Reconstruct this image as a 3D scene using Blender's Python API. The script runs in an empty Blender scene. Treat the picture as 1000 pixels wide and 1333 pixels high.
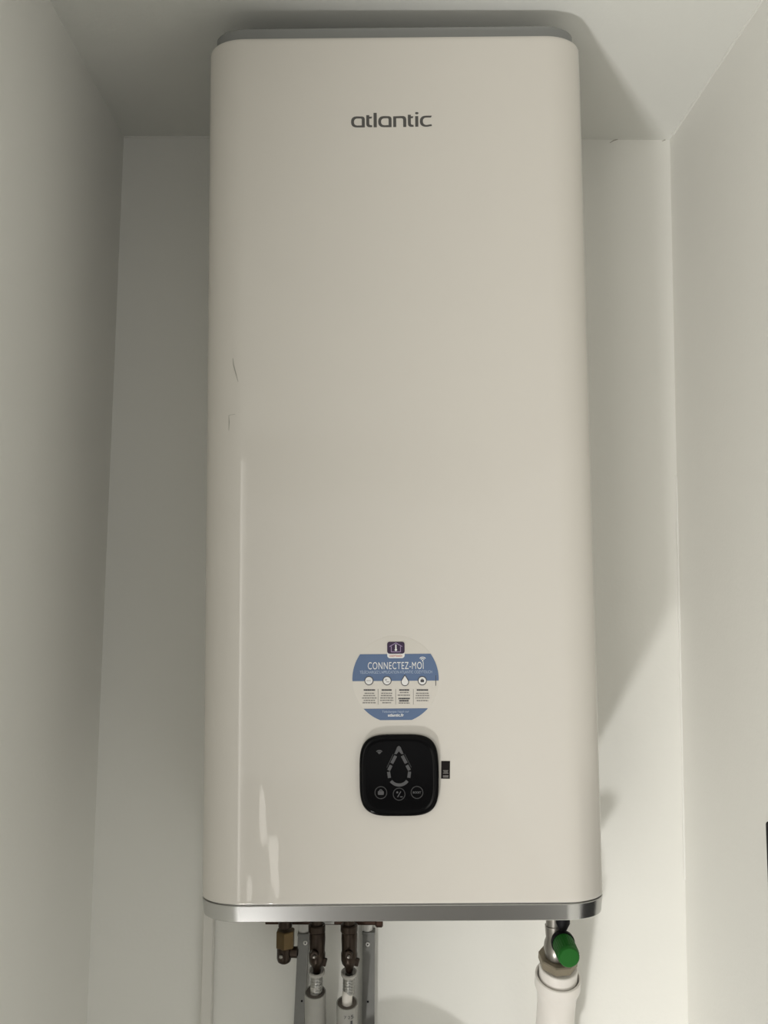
import bpy, bmesh, math, random
from mathutils import Vector, Matrix

random.seed(7)
S = bpy.context.scene
C = S.collection

# ------------------------------------------------------------------ camera
F_PX = 1065.945
CAM = Vector((-0.02155, -1.34783, 0.38437))
RT = Vector((0.999955, 0.004011, 0.008587))
UP = Vector((-0.008239, -0.080005, 0.99676))
FW = Vector((-0.004685, 0.996786, 0.079968))
cam = bpy.data.cameras.new('camera')
cam.sensor_fit = 'AUTO'
cam.sensor_width = 36.0
cam.lens = F_PX / 1333.0 * 36.0
cam.clip_start = 0.02
co = bpy.data.objects.new('camera', cam)
C.objects.link(co)
m = Matrix.Identity(4)
for i in range(3):
    m[i][0], m[i][1], m[i][2], m[i][3] = RT[i], UP[i], -FW[i], CAM[i]
co.matrix_world = m
S.camera = co

# ------------------------------------------------------------------ world, lights, exposure
wd = bpy.data.worlds.new('world')
S.world = wd
wd.use_nodes = True
bg = wd.node_tree.nodes['Background']
bg.inputs[0].default_value = (1.0, 0.99, 0.95, 1)
bg.inputs[1].default_value = 0.62


def area(name, loc, target, sx, sy, power, col):
    l = bpy.data.lights.new(name, 'AREA')
    l.shape = 'RECTANGLE'
    l.size, l.size_y, l.energy, l.color = sx, sy, power, col
    o = bpy.data.objects.new(name, l)
    C.objects.link(o)
    o.location = loc
    o.rotation_euler = (Vector(target) - Vector(loc)).to_track_quat('-Z', 'Y').to_euler()
    return o


area('floor_bounce_light', (-0.60, -1.60, -1.53), (0.15, -0.1, 0.3), 0.14, 0.14, 23, (1.0, 0.985, 0.955))
area('window_light', (-1.36, -3.4, -0.15), (0.0, -0.3, 0.0), 1.0, 2.3, 27, (1.0, 0.96, 0.88))

S.view_settings.view_transform = 'Standard'
S.view_settings.look = 'None'
S.view_settings.gamma = 1.0
S.view_settings.use_curve_mapping = False
S.view_settings.exposure = 0.09

# ------------------------------------------------------------------ helpers
D = 0.345            # distance of the heater's front from the wall
H = 1.08093
HW = 0.245
HR = 0.01643        # the heater hangs slightly out of plumb


def at(px, py, y):
    d = RT * ((px - 500) / F_PX) - UP * ((py - 666.5) / F_PX) + FW
    return CAM + d * ((y - CAM.y) / d.y)


def hp(px, py):
    w = at(px, py, -D)
    return (w.x * math.cos(HR) + w.z * math.sin(HR), -w.x * math.sin(HR) + w.z * math.cos(HR))


def mat(name, col, rough=0.6, metal=0.0, coat=0.0, noise=0.0, nscale=40, bump=0.0, bscale=200, spec=0.5, aniso=0.0):
    mt = bpy.data.materials.new(name)
    mt.use_nodes = True
    nt = mt.node_tree
    b = nt.nodes['Principled BSDF']
    b.inputs['Roughness'].default_value = rough
    b.inputs['Metallic'].default_value = metal
    b.inputs['Coat Weight'].default_value = coat
    b.inputs['Coat Roughness'].default_value = 0.06
    b.inputs['Specular IOR Level'].default_value = spec
    b.inputs['Anisotropic'].default_value = aniso
    tc = nt.nodes.new('ShaderNodeTexCoord')
    n = nt.nodes.new('ShaderNodeTexNoise')
    n.inputs['Scale'].default_value = nscale
    n.inputs['Detail'].default_value = 4
    nt.links.new(tc.outputs['Object'], n.inputs['Vector'])
    mx = nt.nodes.new('ShaderNodeMix')
    mx.data_type = 'RGBA'
    mx.inputs[6].default_value = tuple(max(0, c * (1 - noise)) for c in col) + (1,)
    mx.inputs[7].default_value = tuple(min(1, c * (1 + noise)) for c in col) + (1,)
    nt.links.new(n.outputs['Fac'], mx.inputs[0])
    nt.links.new(mx.outputs[2], b.inputs['Base Color'])
    if bump:
        n2 = nt.nodes.new('ShaderNodeTexNoise')
        n2.inputs['Scale'].default_value = bscale
        n2.inputs['Detail'].default_value = 3
        nt.links.new(tc.outputs['Object'], n2.inputs['Vector'])
        bp = nt.nodes.new('ShaderNodeBump')
        bp.inputs['Strength'].default_value = bump
        bp.inputs['Distance'].default_value = 0.002
        nt.links.new(n2.outputs['Fac'], bp.inputs['Height'])
        nt.links.new(bp.outputs['Normal'], b.inputs['Normal'])
    return mt


def obj(name, bm, material, parent=None, smooth=None, recalc=True):
    if recalc:
        bmesh.ops.recalc_face_normals(bm, faces=bm.faces)
    me = bpy.data.meshes.new(name)
    bm.to_mesh(me)
    bm.free()
    if material:
        me.materials.append(material)
    if smooth is not None:
        for p in me.polygons:
            p.use_smooth = True
        me.set_sharp_from_angle(angle=math.radians(smooth))
    o = bpy.data.objects.new(name, me)
    C.objects.link(o)
    if parent:
        o.parent = parent
    return o


def tag(o, label=None, cat=None, group=None, kind=None):
    for k, v in (('label', label), ('category', cat), ('group', group), ('kind', kind)):
        if v:
            o[k] = v
    return o


def thing(name, label, cat, loc=(0, 0, 0), group=None):
    o = bpy.data.objects.new(name, None)
    o.empty_display_size = 0.05
    C.objects.link(o)
    o.location = loc
    return tag(o, label, cat, group)


def add_box(bm, lo, hi, bevel=0.0, mtx=None, seg=2):
    r = bmesh.ops.create_cube(bm, size=1.0)
    vs = r['verts']
    for v in vs:
        v.co = Vector([lo[i] + (v.co[i] + 0.5) * (hi[i] - lo[i]) for i in range(3)])
    if bevel:
        es = list({e for v in vs for e in v.link_edges})
        g = bmesh.ops.bevel(bm, geom=es, offset=bevel, segments=seg, affect='EDGES', profile=0.5)
        vs = list({v for f in g['faces'] for v in f.verts} | {v for v in vs if v.is_valid})
    if mtx:
        for v in vs:
            v.co = mtx @ v.co
    return vs


def frame(p, d):
    z = Vector(d).normalized()
    return Matrix.Translation(Vector(p)) @ z.to_track_quat('Z', 'Y').to_matrix().to_4x4()


def add_lathe(bm, prof, p, d, n=32, closed=False, sides=None, turn=0.0):
    """prof: (radius, height) along direction d from point p; sides makes a prism"""
    k = sides or n
    M = frame(p, d)
    rings = []
    for r, h in prof:
        if r <= 1e-6:
            rings.append([bm.verts.new(M @ Vector((0, 0, h)))])
        else:
            rings.append([bm.verts.new(M @ Vector((r * math.cos(2 * math.pi * i / k + turn), r * math.sin(2 * math.pi * i / k + turn), h))) for i in range(k)])
    seq = list(zip(rings, rings[1:]))
    if closed:
        seq.append((rings[-1], rings[0]))
    for a, b in seq:
        for i in range(k):
            j = (i + 1) % k
            if len(a) == 1 and len(b) == 1:
                continue
            if len(a) == 1:
                bm.faces.new((a[0], b[i], b[j]))
            elif len(b) == 1:
                bm.faces.new((a[i], a[j], b[0]))
            else:
                bm.faces.new((a[i], a[j], b[j], b[i]))


def lathe(prof, p, d, **k):
    bm = bmesh.new()
    add_lathe(bm, prof, p, d, **k)
    return bm


def cyl(p, d, r, h, bev=0.0008):
    b = min(bev, r * .4, h * .4)
    return [(0, 0), (r - b, 0), (r, b), (r, h - b), (r - b, h), (0, h)]


def add_tube(bm, pts, r, n=20, r_in=None, cap=True):
    pts = [Vector(p) for p in pts]
    up = Vector((0, 1, 0.01)).normalized()

    def rings(rad):
        out = []
        for i, p in enumerate(pts):
            t = (pts[min(i + 1, len(pts) - 1)] - pts[max(i - 1, 0)]).normalized()
            a = t.cross(up).normalized()
            b = t.cross(a).normalized()
            rr = rad[i] if isinstance(rad, (list, tuple)) else rad
            out.append([bm.verts.new(p + a * rr * math.cos(2 * math.pi * k / n) + b * rr * math.sin(2 * math.pi * k / n)) for k in range(n)])
        return out
    R = rings(r)
    for A, B in zip(R, R[1:]):
        for i in range(n):
            bm.faces.new((A[i], A[(i + 1) % n], B[(i + 1) % n], B[i]))
    if r_in:
        Q = rings(r_in)
        for A, B in zip(Q, Q[1:]):
            for i in range(n):
                bm.faces.new((A[i], B[i], B[(i + 1) % n], A[(i + 1) % n]))
        for A, B in ((R[0], Q[0]), (R[-1], Q[-1])):
            for i in range(n):
                bm.faces.new((A[i], A[(i + 1) % n], B[(i + 1) % n], B[i]))
    elif cap:
        bm.faces.new(R[0])
        bm.faces.new(R[-1])


def smooth_path(pts, n=8):
    pts = [Vector(p) for p in pts]
    P = [pts[0]] + pts + [pts[-1]]
    out = []
    for i in range(1, len(P) - 2):
        for k in range(n):
            t = k / n
            a, b, c, d = P[i - 1], P[i], P[i + 1], P[i + 2]
            out.append(0.5 * ((2 * b) + (c - a) * t + (2 * a - 5 * b + 4 * c - d) * t * t + (3 * b - a - 3 * c + d) * t ** 3))
    out.append(pts[-1])
    return out


def curve_mesh(cu):
    """turn a filled curve or text datablock into mesh data"""
    t = bpy.data.objects.new('tmp', cu)
    C.objects.link(t)
    dg = bpy.context.evaluated_depsgraph_get()
    dg.update()
    me = bpy.data.meshes.new_from_object(t.evaluated_get(dg))
    bpy.data.objects.remove(t)
    return me


def place_flat(name, me, material, parent, y, thick=0.0002):
    """flat mesh in its own (x, y) plane -> upright on the heater's front, facing the room"""
    bm = bmesh.new()
    bm.from_mesh(me)
    bpy.data.meshes.remove(me)
    for v in bm.verts:
        v.co = Vector((v.co.x, y - v.co.z, v.co.y))
    return obj(name, bm, material, parent, recalc=False)


def loops_mesh(loops, ext=0.0001):
    cu = bpy.data.curves.new('tmp', 'CURVE')
    cu.dimensions = '2D'
    cu.fill_mode = 'BOTH'
    cu.extrude = ext
    for lp in loops:
        s = cu.splines.new('POLY')
        s.points.add(len(lp) - 1)
        for p, q in zip(s.points, lp):
            p.co = (q[0], q[1], 0, 1)
        s.use_cyclic_u = True
    me = curve_mesh(cu)
    bpy.data.curves.remove(cu)
    return me


def text_mesh(lines, width, height, cx, cz, ext=0.0001, bold=0.0, spacing=1.0):
    cu = bpy.data.curves.new('tmp', 'FONT')
    cu.body = lines
    cu.align_x = 'CENTER'
    cu.extrude = 0
    cu.offset = bold
    cu.space_character = spacing
    me = curve_mesh(cu)
    bpy.data.curves.remove(cu)
    xs = [v.co.x for v in me.vertices]
    ys = [v.co.y for v in me.vertices]
    x0, x1, y0, y1 = min(xs), max(xs), min(ys), max(ys)
    for v in me.vertices:
        v.co = ((v.co.x - (x0 + x1) / 2) * width / (x1 - x0) + cx, (v.co.y - (y0 + y1) / 2) * height / (y1 - y0) + cz, ext)
    return me


def circ(cx, cz, r, n=40, a0=0.0, a1=2 * math.pi, rz=None):
    k = n if abs(a1 - a0 - 2 * math.pi) < 1e-6 else n + 1
    return [(cx + r * math.cos(a0 + (a1 - a0) * i / n), cz + (rz or r) * math.sin(a0 + (a1 - a0) * i / n)) for i in range(k)]


def arc_band(cx, cz, ro, ri, a0, a1, n=14):
    return circ(cx, cz, ro, n, a0, a1) + circ(cx, cz, ri, n, a1, a0)


def rrect(x0, z0, x1, z1, r, n=6):
    out = []
    for cx, cz, a in ((x1 - r, z1 - r, 0), (x0 + r, z1 - r, 1), (x0 + r, z0 + r, 2), (x1 - r, z0 + r, 3)):
        out += [(cx + r * math.cos((a + k / n) * math.pi / 2), cz + r * math.sin((a + k / n) * math.pi / 2)) for k in range(n + 1)]
    return out


def stroke(p, q, w):
    p, q = Vector(p), Vector(q)
    d = (q - p).normalized() * w / 2
    nn = Vector((-d.y, d.x))
    return [tuple(p + nn), tuple(q + nn), tuple(q - nn), tuple(p - nn)]


# ------------------------------------------------------------------ materials
M_wall = mat('wall_paint', (0.875, 0.87, 0.83), 0.75, noise=0.015, nscale=6, bump=0.12, bscale=160, spec=0.25)
M_ceil = mat('ceiling_paint', (0.85, 0.855, 0.82), 0.8, noise=0.015, nscale=6, bump=0.12, bscale=160, spec=0.2)
M_floor = mat('floor_tile', (0.15, 0.14, 0.125), 0.5, noise=0.06, nscale=9)
M_caulk = mat('caulk', (0.86, 0.855, 0.82), 0.5)
M_crack = mat('crack_dirt', (0.34, 0.32, 0.27), 0.9)
M_white = mat('white_lacquer', (0.675, 0.645, 0.596), 0.45, coat=0.75, noise=0.006, nscale=14, spec=0.3)
nt = M_white.node_tree             # thin sheet metal: slight waves in the lower left of the front
tc = nt.nodes.new('ShaderNodeTexCoord')
mp = nt.nodes.new('ShaderNodeMapping')
mp.inputs['Scale'].default_value = (26, 0, 9)
nz = nt.nodes.new('ShaderNodeTexNoise')
nz.inputs['Scale'].default_value = 1.0
nz.inputs['Detail'].default_value = 1.0
sep = nt.nodes.new('ShaderNodeSeparateXYZ')


def ramp(a, b):
    r = nt.nodes.new('ShaderNodeMapRange')
    r.interpolation_type = 'SMOOTHSTEP'
    r.inputs[1].default_value, r.inputs[2].default_value = a, b
    return r


def mul(a, b):
    k = nt.nodes.new('ShaderNodeMath')
    k.operation = 'MULTIPLY'
    nt.links.new(a, k.inputs[0])
    nt.links.new(b, k.inputs[1])
    return k.outputs[0]


rz_, rx_, rx2_ = ramp(.30, .05), ramp(-.08, -.16), ramp(-.186, -.166)
nt.links.new(tc.outputs['Object'], mp.inputs[0])
nt.links.new(mp.outputs[0], nz.inputs['Vector'])
nt.links.new(tc.outputs['Object'], sep.inputs[0])
nt.links.new(sep.outputs['Z'], rz_.inputs[0])
nt.links.new(sep.outputs['X'], rx_.inputs[0])
nt.links.new(sep.outputs['X'], rx2_.inputs[0])
bp = nt.nodes.new('ShaderNodeBump')
bp.inputs['Strength'].default_value = 1.0
bp.inputs['Distance'].default_value = 0.0028
sub = nt.nodes.new('ShaderNodeMath')
sub.operation = 'SUBTRACT'
sub.inputs[1].default_value = 0.5
nt.links.new(nz.outputs['Fac'], sub.inputs[0])
nt.links.new(mul(mul(mul(rz_.outputs[0], rx_.outputs[0]), rx2_.outputs[0]), sub.outputs[0]), bp.inputs['Height'])
nt.links.new(bp.outputs['Normal'], nt.nodes['Principled BSDF'].inputs['Normal'])
nt.links.new(bp.outputs['Normal'], nt.nodes['Principled BSDF'].inputs['Coat Normal'])
M_silver = mat('brushed_silver', (0.56, 0.56, 0.552), 0.24, metal=0.95, noise=0.03, nscale=60, aniso=0.6)
tg = M_silver.node_tree.nodes.new('ShaderNodeTangent')
tg.axis = 'Z'
M_silver.node_tree.links.new(tg.outputs[0], M_silver.node_tree.nodes['Principled BSDF'].inputs['Tangent'])
M_silver.node_tree.nodes['Principled BSDF'].inputs['Anisotropic Rotation'].default_value = 0.25
M_capgrey = mat('grey_plastic_cap', (0.24, 0.245, 0.24), 0.5)
M_logo = mat('logo_grey', (0.075, 0.072, 0.068), 0.45)
M_scratch = mat('scratch', (0.36, 0.35, 0.31), 0.6)
M_blue = mat('print_blue', (0.105, 0.165, 0.30), 0.5)
M_film = mat('sticker_film', (0.68, 0.65, 0.60), 0.4, spec=0.4)
M_pwhite = mat('print_white', (0.80, 0.80, 0.80), 0.4)
M_ppale = mat('print_pale_blue', (0.45, 0.53, 0.68), 0.4)
M_violet = mat('print_violet', (0.032, 0.012, 0.05), 0.35)
M_lilac = mat('print_lilac', (0.36, 0.27, 0.45), 0.4)
M_red = mat('print_red', (0.55, 0.16, 0.10), 0.4)
M_ink = mat('print_ink', (0.05, 0.05, 0.06), 0.5)
M_inkg = mat('print_grey', (0.24, 0.23, 0.22), 0.5)
M_gloss = mat('black_gloss', (0.004, 0.004, 0.0045), 0.12, spec=0.08)
M_icon = mat('icon_grey', (0.075, 0.075, 0.08), 0.5)
M_icond = mat('icon_dark_grey', (0.03, 0.03, 0.032), 0.5)
M_label = mat('label_black', (0.008, 0.006, 0.006), 0.5, spec=0.15)
M_brass = mat('dark_brass', (0.030, 0.019, 0.012), 0.34, metal=0.6, noise=0.35, nscale=60)
M_brassl = mat('worn_brass', (0.11, 0.075, 0.034), 0.38, metal=0.75, noise=0.25, nscale=70)
M_bronze = mat('bronze_nut', (0.27, 0.235, 0.175), 0.5, metal=0.6, noise=0.12, nscale=70)
M_nickel = mat('nickel', (0.30, 0.285, 0.26), 0.34, metal=0.85, noise=0.1, nscale=60)
M_chrome = mat('chrome', (0.36, 0.36, 0.345), 0.3, metal=0.95, noise=0.08, nscale=50)
M_copper = mat('aged_copper', (0.06, 0.032, 0.022), 0.42, metal=0.7, noise=0.3, nscale=50)
M_galv = mat('galvanised_steel', (0.2, 0.2, 0.19), 0.45, metal=0.6, noise=0.18, nscale=35)
M_ring = mat('clear_plastic_ring', (0.40, 0.39, 0.36), 0.25, coat=0.4)
M_pex = mat('white_plastic_pipe', (0.74, 0.71, 0.66), 0.4)
M_foam = mat('grey_white_sleeve', (0.34, 0.335, 0.31), 0.55, noise=0.05, nscale=50)
M_foami = mat('dark_foam', (0.13, 0.115, 0.10), 0.9, noise=0.2, nscale=120)
M_pvc = mat('white_pvc', (0.80, 0.765, 0.72), 0.36, coat=0.25)
M_green = mat('green_plastic', (0.012, 0.125, 0.014), 0.5, spec=0.25)
M_black = mat('black_plastic', (0.008, 0.008, 0.009), 0.55, spec=0.12)
M_trunk = mat('white_trunking', (0.76, 0.745, 0.70), 0.45)
M_whitecap = mat('white_post', (0.74, 0.735, 0.71), 0.3)

# ------------------------------------------------------------------ the setting
ZC = 1.13535
ZF = ZC - 2.70
XL0, XLS = -0.48017, -0.00605      # left wall: x at the ceiling, lean per metre down
XR0, XRS = 0.4558, 0.00061
YL, YR = -0.02957, 0.00959         # splay of the two side walls
LY, RY = -1.25, -1.10               # where the side walls end


def slab(name, quad, n, t, material, bevel=0.0):
    """a wall, floor or ceiling: quad is its room face, n points out of the room"""
    bm = bmesh.new()
    a = [bm.verts.new(Vector(q)) for q in quad]
    b = [bm.verts.new(Vector(q) + Vector(n) * t) for q in quad]
    bm.faces.new(a)
    bm.faces.new(b[::-1])
    for i in range(4):
        j = (i + 1) % 4
        bm.faces.new((a[i], b[i], b[j], a[j]))
    o = obj(name, bm, material)
    tag(o, kind='structure')
    return o


def xl(z, y=0):
    return XL0 + XLS * (ZC - z) + math.tan(YL) * y


def xr(z, y=0):
    return XR0 + XRS * (ZC - z) - math.tan(YR) * y


slab('wall_back', [(xl(ZF) - .1, 0, ZF), (xr(ZF) + .1, 0, ZF), (xr(ZC) + .1, 0, ZC), (xl(ZC) - .1, 0, ZC)], (0, 1, 0), .1, M_wall)
slab('wall_left', [(xl(ZF), 0, ZF), (xl(ZC), 0, ZC), (xl(ZC, LY), LY, ZC), (xl(ZF, LY), LY, ZF)], (-1, 0, 0), .1, M_wall)
slab('wall_right', [(xr(ZF), 0, ZF), (xr(ZC), 0, ZC), (xr(ZC, RY), RY, ZC), (xr(ZF, RY), RY, ZF)], (1, 0, 0), .1, M_wall)
slab('ceiling', [(-2.6, .1, ZC), (1.2, .1, ZC), (1.2, -7.5, ZC), (-2.6, -7.5, ZC)], (0, 0, 1), .1, M_ceil)
slab('floor', [(-2.6, .1, ZF), (1.2, .1, ZF), (1.2, -7.5, ZF), (-2.6, -7.5, ZF)], (0, 0, -1), .1, M_floor)
slab('wall_front_right', [(xr(ZF, RY) + .1, RY + .1, ZF), (1.2, RY + .1, ZF), (1.2, RY + .1, ZC), (xr(ZC, RY) + .1, RY + .1, ZC)], (0, 1, 0), .1, M_wall)
slab('wall_front_left', [(xl(ZF, LY) - .1, LY + .1, ZF), (-2.6, LY + .1, ZF), (-2.6, LY + .1, ZC), (xl(ZC, LY) - .1, LY + .1, ZC)], (0, 1, 0), .1, M_wall)


def bead(name, p, q, r, nrm, material):
    bm = bmesh.new()
    p, q = Vector(p), Vector(q)
    n = 14
    pts = []
    for i in range(n + 1):
        t = i / n
        pts.append(p.lerp(q, t) + Vector(nrm) * random.uniform(-.0006, .0006))
    add_tube(bm, pts, [r * random.uniform(.75, 1.15) for _ in pts], n=10)
    o = obj(name, bm, material, smooth=60)
    tag(o, kind='structure')
    return o


zt, zb = at(880, 620, 0).z, at(892, 1145, 0).z
bead('trim_1', (xr(zt), 0, zt), (xr(zb), 0, zb), .0032, (-1, -1, 0), M_caulk)
bead('trim_2', (xr(ZC, -.02), -.02, ZC), (xr(ZC, -.6), -.6, ZC), .0032, (-1, 0, -1), M_caulk)
bead('trim_3', (xl(ZC), 0, ZC), (-.2, 0, ZC), .0024, (0, -1, -1), M_wall)

wb = bpy.data.objects['wall_back']
for k, pts in enumerate((((794, 186), (799, 183), (802, 182), (807, 181)), ((862, 184), (866, 182), (870, 179)))):
    P = [at(a, b, 0) for a, b in pts]
    bm = bmesh.new()
    add_tube(bm, [Vector((q.x, -.0002, q.z)) for q in P], [.0003] + [.0007] * (len(P) - 2) + [.0003], n=6)
    obj('crack', bm, M_crack, wb)

# ------------------------------------------------------------------ water heater
heater = thing('water_heater', 'tall white flat electric water heater hanging on the back wall of the niche', 'water heater')
heater.rotation_euler = (0, -HR, 0)
RX, RY_ = 0.052, 0.037       # the front corners are slightly flattened
BACK = -0.004


def plan(off, n=14):
    """plan outline of the heater, inset by off: rounded at the front corners, small radius behind"""
    x, y0, y1 = HW - off, -D + off, BACK - off
    rx, ry, q = RX - off, RY_ - off, .01
    out = []
    for cx, cy, a, ra, rb in ((x - rx, y0 + ry, -1, rx, ry), (x - q, y1 - q, 0, q, q), (-x + q, y1 - q, 1, q, q), (-x + rx, y0 + ry, 2, rx, ry)):
        out += [(cx + ra * math.cos((a + k / n) * math.pi / 2), cy + rb * math.sin((a + k / n) * math.pi / 2)) for k in range(n + 1)]
    return out


def rings_mesh(spec, cap0=True, cap1=True):
    bm = bmesh.new()
    R = [[bm.verts.new((x, y, z)) for x, y in plan(o)] for o, z in spec]
    k = len(R[0])
    for a, b in zip(R, R[1:]):
        for i in range(k):
            bm.faces.new((a[i], a[(i + 1) % k], b[(i + 1) % k], b[i]))
    if cap0:
        bm.faces.new(R[0][::-1])
    if cap1:
        bm.faces.new(R[-1])
    return bm


obj('body', rings_mesh([(.003, .0), (.0004, .0003), (0, .0012), (0, .004), (0, H - .010), (0, H - .006), (.0006, H - .003), (.0025, H - .0008), (.006, H), (.02, H)]), M_white, heater, smooth=35)
tag(obj('bottom_band', rings_mesh([(.0035, .0), (.0035, -.0016), (.0006, -.0018), (0, -.0024), (.0022, -.0203), (.0036, -.0213), (.03, -.0213)]), M_silver, heater, smooth=35), 'silver brushed metal band')
tag(obj('top_cap', rings_mesh([(.012, H - .001), (.0085, H + .0002), (.0085, H + .0160), (.010, H + .0180), (.03, H + .0185)]), M_capgrey, heater, smooth=35), 'grey top cap')

YF = -D
# --- lettering on the front, drawn from strokes and counters
LX0, LZ0 = hp(440, 130)
LX1, LZ1 = hp(580, 180)


def lz(x, y):
    return (LX0 + (LX1 - LX0) * x / 1000.0, LZ0 + (LZ1 - LZ0) * y / 357.0)


def ell_arc(cx, cy, rx, ry, a0, a1, n=12):
    out = []
    for i in range(n + 1):
        a = math.radians(a0 + (a1 - a0) * i / n)
        c, s = math.cos(a), math.sin(a)
        e = 0.82
        out.append((cx + rx * math.copysign(abs(c) ** e, c), cy + ry * math.copysign(abs(s) ** e, s)))
    return out


def letter_a(x0, x1):
    o = [(x1, 252)] + [(x1, 178)] + ell_arc(x1 - 34, 180, 34, 27, 0, -90, 6) + ell_arc(x0 + 56, 202, 56, 50, -90, -270, 16)
    i = [(x1 - 28, 234)] + [(x1 - 28, 186)] + ell_arc(x1 - 40, 184, 12, 13, 0, -90, 4) + ell_arc(x0 + 64, 203, 37, 32, -90, -270, 14)
    return [o, i]


def letter_t(x0, x1):
    s = x0 + 2
    return [[(s, 142), (s + 28, 142), (s + 28, 156), (x1, 156), (x1 - 6, 173), (s + 28, 173), (s + 28, 218)] + ell_arc(s + 44, 218, 16, 15, 180, 90, 5) + [(x1, 233), (x1 + 2, 250), (s + 40, 251)] + ell_arc(s + 34, 218, 34, 33, 90, 180, 6)]


letters = []
letters += letter_a(122, 250)
letters += letter_t(262, 318)
letters += [[(332, 122), (362, 122), (362, 252), (332, 252)]]
letters += letter_a(375, 500)
letters += [[(515, 252), (515, 155), (590, 153)] + ell_arc(601, 189, 36, 36, -90, 0, 8) + [(637, 252), (608, 252), (608, 196)] + ell_arc(590, 192, 18, 20, 0, -90, 6) + [(543, 172), (543, 252)]]
letters += letter_t(650, 704)
letters += [[(720, 155), (749, 155), (749, 250), (720, 250)], ell_arc(736, 128, 16, 10, 0, 350, 16)]
letters += [[(876, 152), (868, 168), (836, 168)] + ell_arc(828, 202, 36, 34, -90, -270, 14) + [(872, 229), (876, 245), (836, 251)] + ell_arc(826, 202, 62, 50, 90, 270, 18)]
tag(place_flat('lettering', loops_mesh([[lz(*p) for p in lp] for lp in letters]), M_logo, heater, YF - .0001), 'dark grey brand lettering')

for pts in (((303, 466), (304, 475), (307, 486), (310, 497)), ((297.5, 540), (298, 549), (297.5, 560)), ((298, 540), (306, 539))):
    bm = bmesh.new()
    P = []
    for a, b in pts:
        x, z = hp(a, b)
        ex = max(0, abs(x) - (HW - RX)) / RX
        P.append(Vector((x, -D + RY_ * (1 - math.sqrt(max(0, 1 - ex * ex))) + .0001, z)))
    add_tube(bm, P, [.0003] + [.0007] * (len(P) - 2) + [.0003] if len(P) > 2 else .0003, n=6)
    obj('scratch', bm, M_scratch, heater)

# --- round sticker
SX, SZ = hp(515, 884)
SR = 0.0522
bm = bmesh.new()
add_lathe(bm, [(0, 0), (SR, 0), (SR, .0001), (SR - .0002, .00015), (0, .00015)], (SX, YF, SZ), (0, -1, 0), n=72)
sticker = obj('sticker', bm, M_film, heater, smooth=30)
tag(sticker, 'round blue and white information sticker')
YS = YF - .0003


def chord(z):
    return math.sqrt(max(0, SR * SR - (z - SZ) ** 2))


def circ_slice(z0, z1, n=14):
    r = [(SX + chord(z0 + (z1 - z0) * i / n), z0 + (z1 - z0) * i / n) for i in range(n + 1)]
    l = [(SX - chord(z1 + (z0 - z1) * i / n), z1 + (z0 - z1) * i / n) for i in range(n + 1)]
    return r + l


def sp(px, py):
    return hp(px, py)


za, zbb = sp(515, 851.3)[1], sp(515, 886.3)[1]
place_flat('upper_band', loops_mesh([circ_slice(zbb, za)]), M_blue, sticker, YS)
za, zbb = sp(515, 922.3)[1], sp(515, 937.3)[1]
place_flat('lower_band', loops_mesh([circ_slice(zbb, za)]), M_blue, sticker, YS)


def wh(px0, py0, px1, py1):
    a, b = sp(px0, py0), sp(px1, py1)
    return abs(b[0] - a[0]), abs(b[1] - a[1]), (a[0] + b[0]) / 2, (a[1] + b[1]) / 2


def words(name, txt, box, material, parent, y, bold=0.0, spacing=1.0):
    w, h, cx, cz = wh(*box)
    return place_flat(name, text_mesh(txt, w, h, cx, cz, bold=bold, spacing=spacing), material, parent, y)


words('heading', 'CONNECTEZ-MOI', (479, 862, 551.5, 870.8), M_pwhite, sticker, YS - .0002, bold=0.0, spacing=1.12)
words('subheading', 'TÉLÉCHARGEZ L\'APPLICATION ATLANTIC COZYTOUCH', (468.5, 872.3, 562.5, 876.3), M_ppale, sticker, YS - .0002)
words('footer_lettering', 'Téléchargez l\'appli sur', (497.5, 924.8, 532.5, 928.2), M_ppale, sticker, YS - .0002)
words('footer_address', 'atlantic.fr', (505, 929, 526, 932.6), M_pwhite, sticker, YS - .0002, bold=0.03)

# wifi arcs above the heading
wx, wz = sp(550.3, 860.3)
u = 0.00093
place_flat('wifi_symbol', loops_mesh([arc_band(wx, wz, 5.4 * u, 4.3 * u, math.radians(40), math.radians(140)),
                                     arc_band(wx, wz, 3.4 * u, 2.3 * u, math.radians(40), math.radians(140)),
                                     circ(wx, wz + .2 * u, 1.0 * u, 12)]), M_pwhite, sticker, YS - .0002)
# app badge: dark rounded square with a house and thermometer, red line of lettering under it
x0, z0 = sp(504.2, 856.8)
x1, z1 = sp(526.7, 835.2)
place_flat('badge_border', loops_mesh([rrect(x0, z0, x1, z1, .0034)]), M_pwhite, sticker, YS - .0002)
xa, zz = sp(504.2, 851)
place_flat('badge', loops_mesh([rrect(x0, zz, x1, z1, .0030)]), M_violet, sticker, YS - .0004)
cx = (x0 + x1) / 2
hs = []
pt = lambda a, b: (cx + a * u, zz + b * u)
for a, b in (((-8.2, 9.2), (0, 14.0)), ((0, 14.0), (8.2, 9.2)), ((-6, 9.5), (-6, 2.2)), ((6, 9.5), (6, 2.2)), ((-6, 2.4), (6, 2.4))):
    hs.append(stroke(pt(*a), pt(*b), .9 * u))
place_flat('house_outline', loops_mesh(hs[:1], 0), M_lilac, sticker, YS - .0006)
for h in hs[1:]:
    place_flat('house_outline', loops_mesh([h], 0), M_lilac, sticker, YS - .0006)
place_flat('thermometer_symbol', loops_mesh([[pt(-.9, 5.5), pt(.9, 5.5), pt(.8, 12), pt(-.8, 12)]], 0), M_pwhite, sticker, YS - .0007)
place_flat('thermometer_symbol', loops_mesh([circ(*pt(0, 5), 1.6 * u, 16)], 0), M_pwhite, sticker, YS - .00075)
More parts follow.
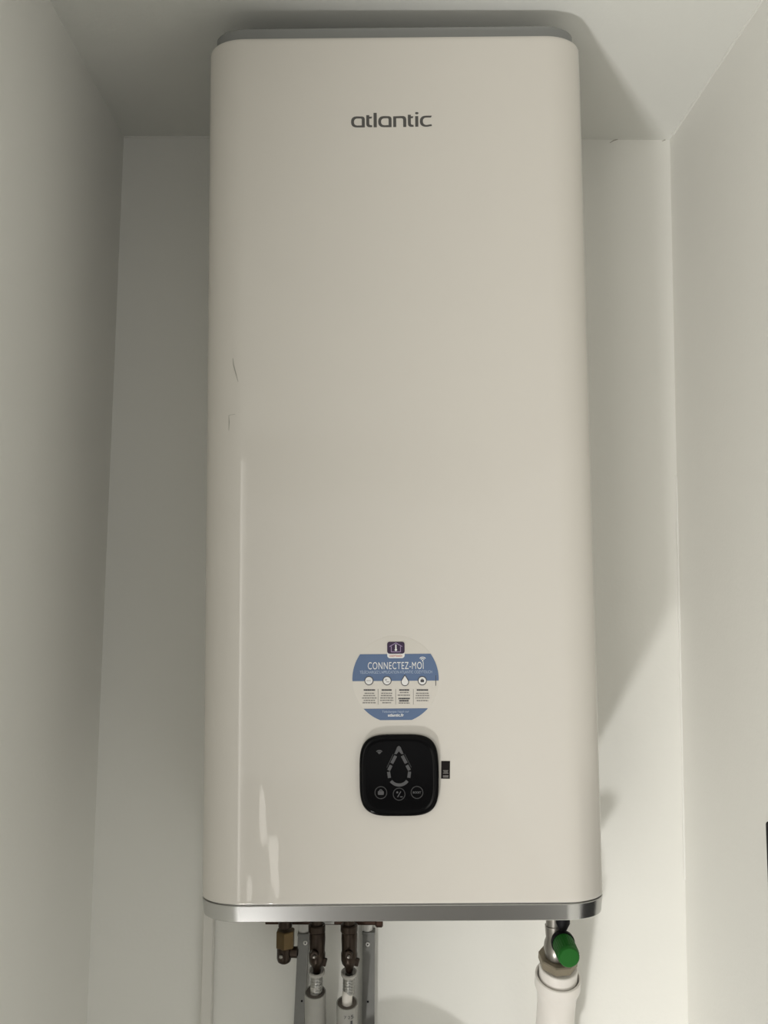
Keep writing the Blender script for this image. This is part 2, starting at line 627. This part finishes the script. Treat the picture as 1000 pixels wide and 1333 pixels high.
words('badge_lettering', 'COZYTOUCH', (507, 852.6, 523.5, 854.9), M_red, sticker, YS - .0004, bold=0.03)

# four symbols on the edge of the blue band
for k, px in enumerate((480.4, 503.9, 527.2, 549.8)):
    cx, cz = sp(px, 886.0)
    r = 5.9 * u
    if k != 2:
        place_flat('symbol_ring', loops_mesh([circ(cx, cz, r, 28)]), M_ink, sticker, YS - .0002)
        place_flat('symbol_disc', loops_mesh([circ(cx, cz, r - 1.1 * u, 28)]), M_pwhite, sticker, YS - .0004)
    else:
        def drop(s, dz=0):
            o = circ(cx, cz - 1.6 * u, s, 20, math.radians(-205), math.radians(25))
            return o + [(cx, cz - 1.6 * u + s * 1.85 + dz)]
        place_flat('drop_outline', loops_mesh([drop(5.3 * u)]), M_ink, sticker, YS - .0002)
        place_flat('drop_symbol', loops_mesh([drop(4.3 * u)]), M_pwhite, sticker, YS - .0004)
    if k == 0:
        place_flat('symbol_lettering', text_mesh('BOOST', 6.2 * u, 1.7 * u, cx, cz), M_inkg, sticker, YS - .0005)
    if k == 1:
        place_flat('symbol_percent', text_mesh('*', 2.8 * u, 2.8 * u, cx - 1.4 * u, cz + 1.2 * u), M_ink, sticker, YS - .0005)
        place_flat('symbol_wave', loops_mesh([stroke((cx - 1 * u, cz - 1.6 * u), (cx + 3 * u, cz - 1.6 * u), .8 * u)]), M_inkg, sticker, YS - .0005)
    if k == 3:
        place_flat('suitcase_symbol', loops_mesh([rrect(cx - 2.3 * u, cz - 1.9 * u, cx + 2.3 * u, cz + 1.3 * u, .5 * u)]), M_ink, sticker, YS - .0005)
        place_flat('suitcase_handle', loops_mesh([arc_band(cx, cz + 1.0 * u, 1.5 * u, .8 * u, 0, math.pi)]), M_ink, sticker, YS - .0005)

# small print: too small to read in the photograph, set as rows of broken dashes
rnd = random.Random(3)
cols = (((471, 491), 898.2, (902.5, 905.5, 908.6, 911.7, 914.8)), ((494.5, 512.5), 898.2, (902.5, 905.5, 908.6, 911.7, 914.8)),
        ((517.5, 535), 898.2, (901.5, 905, 909.3, 912.2, 915.2)), ((540, 560), 898.2, (902.5, 905.5, 908.6, 912)))
for k, ((a, b), hy, rows) in enumerate(cols):
    dashes, bold = [], []
    for row, py in enumerate((hy,) + rows):
        head = row == 0 or (k == 2 and row in (3, 4))
        w = (b - a) * (.74 if row == 0 else rnd.uniform(.62, 1.0))
        x = (a + b) / 2 - w / 2
        end = x + w
        while x < end - .5:
            s = min(rnd.uniform(1.4, 3.6), end - x)
            p0, p1 = sp(x, py), sp(x + s, py)
            (bold if head else dashes).append(stroke(p0, p1, (1.7 if head else 1.25) * u))
            x += s + (.25 if head else .6)
    place_flat('small_print_heading', loops_mesh(bold), M_ink, sticker, YS - .0001)
    place_flat('small_print', loops_mesh(dashes), M_inkg, sticker, YS - .0001)
for px in (492.3, 515.2, 538.2):
    place_flat('divider_line', loops_mesh([stroke(sp(px, 897), sp(px, 917), .45 * u)]), M_inkg, sticker, YS - .0001)
place_flat('side_print', loops_mesh([stroke(sp(567.4, 879), sp(567.4, 892.5), .7 * u)]), M_ink, sticker, YS - .0002)

# --- control panel
PX, PZ = hp(519.6, 1007.6)
PA, PB = 0.0474, 0.0477
PH = .009
bm = bmesh.new()
NP = 72


def sq_ring(s, h, e=3.9):
    out = []
    for i in range(NP):
        a = 2 * math.pi * i / NP
        c, q = math.cos(a), math.sin(a)
        x = math.copysign(abs(c) ** (2 / e), c) * PA * s
        z = math.copysign(abs(q) ** (2 / e), q) * PB * s
        out.append(bm.verts.new((PX + x, YF - h, PZ + z)))
    return out


spec = [(.985, 0), (.995, .002), (1.0, .004), (.995, .006), (.975, .0078), (.945, .0088), (.91, .0092), (.885, .0090), (.865, .0084), (.84, .0084), (.5, .0086), (.2, .0087)]
R = [sq_ring(s, h) for s, h in spec]
for a, b in zip(R, R[1:]):
    for i in range(NP):
        j = (i + 1) % NP
        bm.faces.new((a[i], a[j], b[j], b[i]))
bm.faces.new(R[-1])
bm.faces.new(R[0][::-1])
panel = obj('control_panel', bm, M_gloss, heater, smooth=40)
tag(panel, 'black glossy square control panel with rounded corners')
YP = YF - .0089


def pp(x, y):            # coordinates of the 1000 x 857 close-up of the panel
    return hp(460 + x * .14, 945 + y * .14)


k = .14 * u
# water drop made of separate light bars
dcx, dcz = pp(425, 412)


def drop_seg(side, p0, p1, w):
    a, b = (side * p0[0], p0[1]), (side * p1[0], p1[1])
    return stroke((dcx + a[0] * k, dcz + a[1] * k), (dcx + b[0] * k, dcz + b[1] * k), w * k)


bars = []
for s in (1, -1):
    bars.append([drop_seg(s, (30, 145), (66, 78), 28)])
    bars.append([drop_seg(s, (72, 60), (95, 15), 28)])
    bars.append([drop_seg(s, (96, 2), (88, -52), 28)])
bars.append([arc_band(dcx, dcz - 22 * k, 108 * k, 80 * k, math.radians(218), math.radians(322))])
for b in bars:
    place_flat('drop_bar', loops_mesh(b), M_icon, panel, YP)
place_flat('drop_bar', loops_mesh([[(dcx - 42 * k, dcz + 160 * k), (dcx - 16 * k, dcz + 222 * k), (dcx, dcz + 235 * k), (dcx + 16 * k, dcz + 222 * k), (dcx + 42 * k, dcz + 160 * k), (dcx + 22 * k, dcz + 160 * k), (dcx, dcz + 185 * k), (dcx - 22 * k, dcz + 160 * k)]]), M_icon, panel, YP)
for s in (1, -1):
    place_flat('drop_outline', loops_mesh([drop_seg(s, (52, 160), (112, 40), 5)]), M_icond, panel, YP)
for n_, (bx, by) in enumerate(((257, 602), (425, 616), (590, 600))):
    c0 = pp(bx, by)
    place_flat('button_ring', loops_mesh([circ(c0[0], c0[1], 57 * k, 36), circ(c0[0], c0[1], 50 * k, 36)]), M_icond, panel, YP)
    if n_ == 0:
        place_flat('suitcase_icon', loops_mesh([rrect(c0[0] - 27 * k, c0[1] - 20 * k, c0[0] + 27 * k, c0[1] + 14 * k, 8 * k), ]), M_icon, panel, YP)
        place_flat('suitcase_icon_handle', loops_mesh([arc_band(c0[0], c0[1] + 12 * k, 17 * k, 9 * k, 0, math.pi)]), M_icon, panel, YP)
    elif n_ == 1:
        place_flat('tool_icon', loops_mesh([stroke((c0[0] - 14 * k, c0[1] - 26 * k), (c0[0] + 16 * k, c0[1] + 24 * k), 8 * k)]), M_icon, panel, YP)
        place_flat('tool_icon', loops_mesh([circ(c0[0] - 16 * k, c0[1] + 16 * k, 9 * k, 16)]), M_icon, panel, YP)
        place_flat('tool_icon', loops_mesh([rrect(c0[0] + 8 * k, c0[1] - 28 * k, c0[0] + 32 * k, c0[1] - 20 * k, 3 * k)]), M_icon, panel, YP)
    else:
        place_flat('button_lettering', text_mesh('BOOST', 74 * k, 19 * k, c0[0], c0[1], bold=.03), M_icon, panel, YP)
c0 = pp(243, 248)
place_flat('wifi_icon', loops_mesh([arc_band(c0[0], c0[1], 38 * k, 29 * k, math.radians(42), math.radians(138)), arc_band(c0[0], c0[1], 24 * k, 2 * k, math.radians(42), math.radians(138))]), M_icon, panel, YP)

# --- small black label beside the panel
bm = bmesh.new()
x0, z0 = hp(574.6, 1013.6)
x1, z1 = hp(585.6, 990.6)
tilt = Matrix.Rotation(math.radians(1.5), 4, 'Y')
mid = Vector(((x0 + x1) / 2, YF, (z0 + z1) / 2))
add_box(bm, (x0 - mid.x, -.0005, z0 - mid.z), (x1 - mid.x, .0001, z1 - mid.z), mtx=Matrix.Translation(mid) @ tilt)
label = obj('black_label', bm, M_label, heater)
tag(label, 'tiny black printed label')
for py, w, hh, mm in ((1003.0, 6.5, .8, M_inkg), (1004.8, 5.5, .7, M_inkg), (1006.4, 6.8, .7, M_inkg), (1009.8, 7.2, .9, M_inkg), (1011.4, 7.0, .8, M_inkg)):
    a, b = hp(580.3 - w / 2, py), hp(580.3 + w / 2, py)
    place_flat('label_print', loops_mesh([stroke(a, b, hh * u)]), mm, label, YF - .0006)

# ------------------------------------------------------------------ cable trunking under the heater's left edge
tr = thing('cable_trunking', 'narrow white cable trunking running down the wall below the heater', 'trunking')
a, b = at(264.5, 1260, 0), at(279, 1260, 0)
bm = bmesh.new()
add_box(bm, (a.x, -.012, ZF + .002), (b.x, -.0002, .02), .0008)
obj('base', bm, M_trunk, tr)
bm = bmesh.new()
add_box(bm, (a.x + .0014, -.0145, ZF + .002), (b.x - .0008, -.0122, .02), .0008)
obj('cover', bm, M_trunk, tr)

# ------------------------------------------------------------------ steel rails
YW = -0.016


def rail(pxl, pxr, pyt, pxl2, pxr2, hole1, hole2, post, label_):
    t = thing('wall_rail', label_, 'rail', group='galvanised rails under the heater')
    A0, A1 = at(pxl, pyt, YW), at(pxr, pyt, YW)
    B0, B1 = at(pxl2, 1333, YW), at(pxr2, 1333, YW)
    zt_ = A0.z
    zl = ZF + .002
    f = (zt_ - zl) / (zt_ - B0.z)
    f = min(f, 1.8)

    def xs(tt):
        return A0.x + (B0.x - A0.x) * tt, A1.x + (B1.x - A1.x) * tt
    secs = [(0, zt_), (1, B0.z), (1.6, zt_ + (B0.z - zt_) * 1.6), (1.6, zl)]
    bm = bmesh.new()
    R = []
    for tt, z in secs:
        xa, xb = xs(tt)
        w = .0016
        prof = [(xa, -.0005), (xa, YW), (xb, YW), (xb, -.0005), (xb - w, -.0005), (xb - w, YW + w), (xa + w, YW + w), (xa + w, -.0005)]
        R.append([bm.verts.new((x, y, z)) for x, y in prof])
    for p, q in zip(R, R[1:]):
        for i in range(8):
            j = (i + 1) % 8
            bm.faces.new((p[i], p[j], q[j], q[i]))
    bm.faces.new(R[0])
    bm.faces.new(R[-1])
    obj('channel', bm, M_galv, t)
    h = at(*hole1, YW)
    s = obj('screw', lathe([(.0034, 0), (.0034, .0012), (.0028, .0018), (.0013, .0018), (.0011, .0006), (0, .0006)], (h.x, YW, h.z), (0, -1, 0), n=20), M_whitecap, t, smooth=40)
    obj('screw_recess', lathe([(0, 0), (.0013, 0), (.0013, .0004), (0, .0004)], (h.x, YW - .0007, h.z), (0, -1, 0), n=12), M_black, s)
    h = at(*hole2, YW)
    obj('hole', lathe([(0, 0), (.0016, 0), (.0016, .0004), (0, .0004)], (h.x, YW - .0001, h.z), (0, -1, 0), n=14), M_black, t)
    # lip folded over at the top and the post up to the heater
    bm = bmesh.new()
    add_box(bm, (A0.x - .0006, YW - .0025, zt_ - .0025), (A1.x + .0006, -.0005, zt_ + .0015), .0006)
    obj('top_plate', bm, M_galv, t)
    c = at((post[0] + post[1]) / 2, pyt, YW + .004)
    rr = (at(post[1], pyt, YW).x - at(post[0], pyt, YW).x) / 2
    tag(obj('post', lathe(cyl((0, 0, 0), 0, rr, .12), (c.x, YW + rr * .4 + .004, zt_ + .0012), (0, 0, 1), n=28), M_whitecap, t, smooth=40), 'white round post')


rail(388, 402, 1216, 382.5, 396, (397.6, 1227.2), (393, 1303), (388.5, 401.5), 'left galvanised steel rail on the wall, behind the shorter dark fittings')
rail(472, 488, 1214, 471.5, 487.5, (478.8, 1229), (479, 1304), (470.5, 485), 'right galvanised steel rail on the wall, free of pipes on its right')

# ------------------------------------------------------------------ aged copper cross pipe just below the band
YC = -0.034
cp = thing('copper_pipe', 'aged brown copper pipe running level just under the heater', 'pipe')
a, b = at(346, 1198.5, YC), at(492, 1199.5, YC)
bm = bmesh.new()
add_tube(bm, [a, b], .0052, n=18)
obj('tube', bm, M_copper, cp, smooth=50)
obj('end_cap', lathe(cyl((0, 0, 0), 0, .0085, .012, .002), b - Vector((.004, 0, 0)), (1, 0, 0), n=24), M_copper, cp, smooth=40)
for q in (.16, .82):
    e = a.lerp(b, q)
    obj('wall_clip', lathe(cyl((0, 0, 0), 0, .004, .052), e + Vector((0, .003, 0)), (0, 1, 0), n=14), M_copper, cp, smooth=40)
bm = bmesh.new()
l0, l1 = at(405, 1199.5, YC - .006), at(435, 1203, YC - .006)
add_box(bm, (l0.x, YC - .0066, l1.z), (l1.x, YC - .0054, l0.z + .004))
tag(obj('paper_tag', bm, M_whitecap, cp), 'white paper tag')

# ------------------------------------------------------------------ brass angle valve (left)
YV = -0.068
SC = F_PX / 1.29 / 1000.0 * 1.0     # px per mm near the pipes


def pxr_(y):
    """metres per pixel at depth y near the bottom of the frame"""
    return (at(420, 1250, y) - at(421, 1250, y)).length


g = pxr_(YV)
av = thing('angle_valve', 'dark brass angle valve with a side outlet, left of both insulated pipes', 'valve')
top = at(371.5, 1203, YV)
z_top = -.022
obj('pipe_stub', lathe(cyl((0, 0, 0), 0, 9 * g, z_top - top.z + .004), (top.x, YV, top.z - .004), (0, 0, 1), n=24), M_brass, av, smooth=40)
bt = at(371.5, 1233, YV)
tag(obj('union_nut', lathe(cyl((0, 0, 0), 0, 12.6 * g, abs(at(371.5, 1207, YV).z - at(371.5, 1230, YV).z), .0015), (bt.x, YV, bt.z), (0, 0, 1), sides=6, turn=.5), M_brassl, av), 'worn lighter brass nut')
cb = at(370, 1243, YV)
obj('elbow_body', lathe([(0, -.012), (.006, -.0115), (.0095, -.009), (.011, -.004), (.011, .006), (.0115, .013), (0, .013)], cb, (0, 0, 1), n=28), M_brass, av, smooth=40)
obj('outlet', lathe([(0, 0), (.0062, 0), (.0062, .010), (.008, .0105), (.008, .0200), (.0055, .0208), (.0055, .014), (0, .014)], at(370, 1239, YV), (1, -.05, 0), n=24), M_brass, av, smooth=40)
tag(obj('screw', lathe([(0, 0), (.0028, 0), (.0028, .002), (.0016, .0032), (0, .0034)], at(367, 1241, YV) + Vector((0, -.0105, 0)), (0, -1, 0), n=16), M_nickel, av, smooth=40), 'bright round screw')


# ------------------------------------------------------------------ two insulated pipes
def water_pipe(px, dy, label_, ring_y, sleeve_y, sleeve_px, worn, white_tail, marks):
    t = thing('insulated_water_pipe', label_, 'pipe', group='insulated pipes under the heater')
    y = YV
    top_ = at(px, 1204, y)
    P = lambda py, dx=0: at(px + dx, py, y)
    # top nut and tail into the heater
    obj('pipe_stub', lathe(cyl((0, 0, 0), 0, 8 * g, z_top - top_.z), top_, (0, 0, 1), n=24), M_brass, t, smooth=40)
    obj('union_nut', lathe([(0, 0), (10.0 * g, 0), (11.2 * g, .0015), (11.2 * g, .010), (10 * g, .0115), (0, .0115)], P(1213), (0, 0, 1), n=32), worn, t, smooth=40)
    # valve body, bulging and tapering to the bottom
    h = P(1206).z - P(1266).z
    prof = [(0, 0), (3.6 * g, 0), (4.6 * g, .05 * h), (5.4 * g, .12 * h), (9.2 * g, .20 * h), (10.6 * g, .28 * h), (10.8 * g, .42 * h), (10.0 * g, .47 * h), (10.2 * g, .6 * h), (10.6 * g, .74 * h), (10.4 * g, .86 * h), (9 * g, .9 * h), (0, .9 * h)]
    body = obj('valve_body', lathe(prof, P(1266), (0, 0, 1), n=36), M_brass, t, smooth=40)
    # raised boss with flat face, and its screw
    c = P(1240, dy)
    obj('boss', lathe([(0, 0), (.0062, 0), (.0062, .008), (.005, .0092), (0, .0092)], Vector((c.x, y - 7 * g, c.z + .004)), (0, -1, -.1), n=24), M_brass, body, smooth=40)
    tag(obj('valve_screw', lathe([(0, 0), (.0026, 0), (.0026, .0016), (.0016, .0030), (0, .0032)], Vector((c.x, y - 7 * g - .0088, c.z + .002)), (0, -1, -.1), n=16), M_nickel, t, smooth=40), 'bright round screw')
    # handle tab
    q = P(1250, 8)
    bm = bmesh.new()
    add_box(bm, (-.005, -.0025, -.006), (.006, .0025, .006), .0015, Matrix.Translation((q.x, y - .004, q.z)) @ Matrix.Rotation(.25, 4, 'Y'))
    obj('handle_tab', bm, worn, t)
    # clear ring
    rc = P(ring_y)
    obj('ring', lathe([(5.2 * g, -.0045), (7.6 * g, -.005), (10.4 * g, .0), (10.6 * g, .0035), (9.2 * g, .0045), (7.0 * g, .001), (5.2 * g, .001)], rc, (0, -.25, 1), n=36, closed=True), M_ring, t, smooth=40)
    # crimped press sleeve
    zc0, zc1 = P(ring_y + 2).z, P(ring_y + 25).z
    n = 6
    prof = [(0, 0)]
    for i in range(n):
        hh = (zc0 - zc1) / n
        prof += [(7.0 * g, i * hh), (7.9 * g, i * hh + hh * .25), (7.9 * g, i * hh + hh * .7), (7.0 * g, i * hh + hh * .95)]
    prof += [(0, zc0 - zc1)]
    tag(obj('press_sleeve', lathe(prof, Vector((rc.x, y, zc1)), (0, 0, 1), n=28), M_chrome, t, smooth=50), 'shiny crimped metal sleeve')
    # pipe and its insulation lean back to the wall further down
    zs = at(px, sleeve_y, y).z
    sx = at(sleeve_px, sleeve_y, y).x
    dirn = Vector((0, .22, -1)).normalized()
    s0 = Vector((sx, y, zs))
    p1 = s0 + dirn * .09
    p2 = Vector((sx - .002, p1.y + .008, zs - .25))
    p3 = Vector((sx - .002, p1.y + .008, ZF + .003))
    core = [Vector((rc.x, y, zc1 + .0008)), s0 - dirn * .005, p1, p2, p3]
    bm = bmesh.new()
    add_tube(bm, smooth_path(core, 6), 6.6 * g, n=24)
    obj('inner_pipe', bm, M_pex if white_tail else M_ring, t, smooth=50)
    path = smooth_path([s0, s0 + dirn * .03, p1, p2, p3], 6)
    bm = bmesh.new()
    add_tube(bm, path, 13.8 * g, n=36, r_in=12.4 * g)
    sl = obj('insulation_sleeve', bm, M_foam, t, smooth=50)
    bm = bmesh.new()
    add_tube(bm, [p + dirn * .0006 for p in path[:14]], 12.3 * g, n=32, r_in=7.2 * g)
    tag(obj('foam_lining', bm, M_foami, sl, smooth=50), 'dark foam inside the sleeve')
    for mx, my, txt, w, hgt in marks:
        c = at(mx, my, y)
        me = text_mesh(txt, w * g, hgt * g, 0, 0)
        bm = bmesh.new()
        bm.from_mesh(me)
        bpy.data.meshes.remove(me)
        dd = s0 + dirn * ((zs - c.z) / -dirn.z)
        for v in bm.verts:
            X = c.x + v.co.x - dd.x
            zz_ = c.z + v.co.y
            ctr = s0 + dirn * ((zs - zz_) / -dirn.z)
            v.co = Vector((ctr.x + X, ctr.y - math.sqrt(max(1e-8, (14.1 * g) ** 2 - X * X)) * 1.035, zz_))
        obj('printed_mark', bm, M_ink, sl, recalc=False)


water_pipe(412.5, -2, 'left insulated water pipe with dark brass valve, its sleeve ending higher', 1266, 1291, 410.5, M_brass, False, [])
water_pipe(454.5, 0, 'right insulated water pipe with white pipe showing, its sleeve ending lower', 1268, 1305, 452, M_brass, True,
           [(452.5, 1318.5, '7 2', 8, 4), (459, 1318.5, '5', 3.4, 5), (458, 1328, '1', 2.4, 8)])

# ------------------------------------------------------------------ safety valve and drain on the right
YD = -0.118
g2 = pxr_(YD)
LEAN = Vector((0, -.32, 1)).normalized()
sv = thing('safety_valve', 'metal safety valve with a green knob under the heater, above the drain pipe', 'valve')
P = lambda x, y_, yy=YD: at(x, y_, yy)
t0 = P(722, 1206)
obj('inlet', lathe(cyl((0, 0, 0), 0, 11 * g2, z_top - t0.z + .01), t0 - Vector((0, 0, .010)), (0, 0, 1), n=28), M_nickel, sv, smooth=40)
b0 = P(725, 1249)
hb = t0.z - b0.z
obj('valve_body', lathe([(0, 0), (11 * g2, 0), (14.5 * g2, .12 * hb), (16.0 * g2, .38 * hb), (14.5 * g2, .55 * hb), (12.2 * g2, .68 * hb), (12.5 * g2, 1.05 * hb), (0, 1.05 * hb)], b0, (-.06, 0, 1), n=36), M_nickel, sv, smooth=40)
n0 = P(726, 1253, -0.109)
tag(obj('hex_nut', lathe([(0, 0), (24.5 * g2, 0), (25.2 * g2, .0012), (25.2 * g2, .0115), (23.8 * g2, .0130), (14 * g2, .0130), (0, .0100)], n0, LEAN, sides=8, turn=.5), M_bronze, sv), 'bronze coloured nut')
ax = Vector((.03, -1, -.12)).normalized()
k0 = P(733.5, 1228.5, YD - .020)
obj('knob_base', lathe([(0, -.016), (.0125, -.016), (.0165, -.006), (.0170, -.002), (.0165, .001), (0, .001)], k0, ax, n=36), M_black, sv, smooth=40)
prof = [(0, 0), (.0150, 0), (.0153, .001), (.0149, .030), (.0143, .0335), (.0128, .0350), (0, .0353)]
kb = obj('knob', lathe(prof, k0, ax, n=48), M_green, sv, smooth=40)
tag(kb, 'green plastic knob')
bm = bmesh.new()
for i in range(30):
    a_ = 2 * math.pi * i / 30
    Mx = frame(k0, ax)
    add_lathe(bm, [(0, .003), (.0007, .003), (.0007, .029), (0, .030)], Mx @ Vector((.0150 * math.cos(a_), .0150 * math.sin(a_), 0)), ax, n=5)
obj('knob_ribs', bm, M_green, kb)
bm = bmesh.new()
q = P(733, 1207, YD - .015)
add_lathe(bm, [(0, 0), (.004, 0), (.010, .012), (.010, .022), (0, .022)], q - Vector((0, 0, .006)), (0, 0, 1), n=20)  # black cone put in for the V-shaped shadow at the knob
obj('knob_shadow', bm, M_black, sv, smooth=40)

dp = thing('drain_pipe', 'white plastic drain pipe with a wide socket on the right, under the safety valve', 'pipe')
c0 = P(726.5, 1272, -0.103)
DN = -LEAN
obj('adapter', lathe([(0, -.01), (24.6 * g2, -.01), (25.2 * g2, -.002), (24.6 * g2, .0235), (23.6 * g2, .0245), (0, .0245)], c0 - LEAN * .004, LEAN, n=48), M_pvc, dp, smooth=40)
ro, ri = 29.6 * g2, 26.6 * g2
sock = [(ro - .001, .004), (ro, .003), (ro, -.014), (ro - .0008, -.0165), (27.6 * g2, -.019), (25.6 * g2, -.030), (24.8 * g2, -.05), (23 * g2, -.05), (ri - .002, -.02), (ri, -.016), (ri, .003), (ri + .0008, .004)]
obj('socket', lathe(sock, c0, LEAN, n=56, closed=True), M_pvc, dp, smooth=40)
e0 = c0 + DN * .03
e1 = c0 + DN * .14
e2 = Vector((e1.x, e1.y + .025, e1.z - .14))
e3 = Vector((e1.x, e1.y + .025, ZF + .003))
bm = bmesh.new()
add_tube(bm, smooth_path([e0, e0 + DN * .04, e1, e2, e3], 8), 24.9 * g2, n=44)
obj('tube', bm, M_pvc, dp, smooth=50)

# ------------------------------------------------------------------ grey drain hose looping up just below the photo's lower edge
hs_ = thing('drain_hose', 'grey drain hose looping under the heater, known by its arched shadow on the wall', 'hose')
hz = [(-.125, -.10, ZF + .002), (-.122, -.10, -.75), (-.112, -.10, -.50), (-.085, -.10, -.40), (-.040, -.10, -.375), (.01, -.10, -.385), (.06, -.10, -.42), (.105, -.10, -.49), (.125, -.10, -.62), (.13, -.10, -.9), (.13, -.10, ZF + .002)]
bm = bmesh.new()
add_tube(bm, smooth_path(hz, 8), .019, n=24)
obj('tube', bm, M_foam, hs_, smooth=50)
bm = bmesh.new()
add_tube(bm, [(-.122, -.10, -.80), (-.122, -.10, -.76)], .023, n=24)
obj('cuff', bm, M_black, hs_, smooth=40)

# ------------------------------------------------------------------ black unit on the right wall, cut by the frame
zt_ = 0.0895
YB = -0.307
xw = xr(zt_, YB)
un = thing('black_panel', 'flat black panel fixed to the right wall, just showing at the photo edge', 'panel', (xw, YB, zt_))
un.rotation_euler = (math.radians(-1.15), 0, YR)
bm = bmesh.new()
add_box(bm, (-.0125, -.280, -.420), (-.0012, .0, .0), .004, seg=3)  # unseen extent enlarged so the silver band's right corner reflects dark
obj('shell', bm, M_black, un, smooth=40)
bm = bmesh.new()
add_box(bm, (-.0012, -.275, -.415), (.0, -.005, -.005))
obj('back_plate', bm, M_black, un)
bm = bmesh.new()
add_box(bm, (-.0132, -.262, -.402), (-.0122, -.018, -.018), .0004)
obj('front_sheet', bm, M_gloss, un)
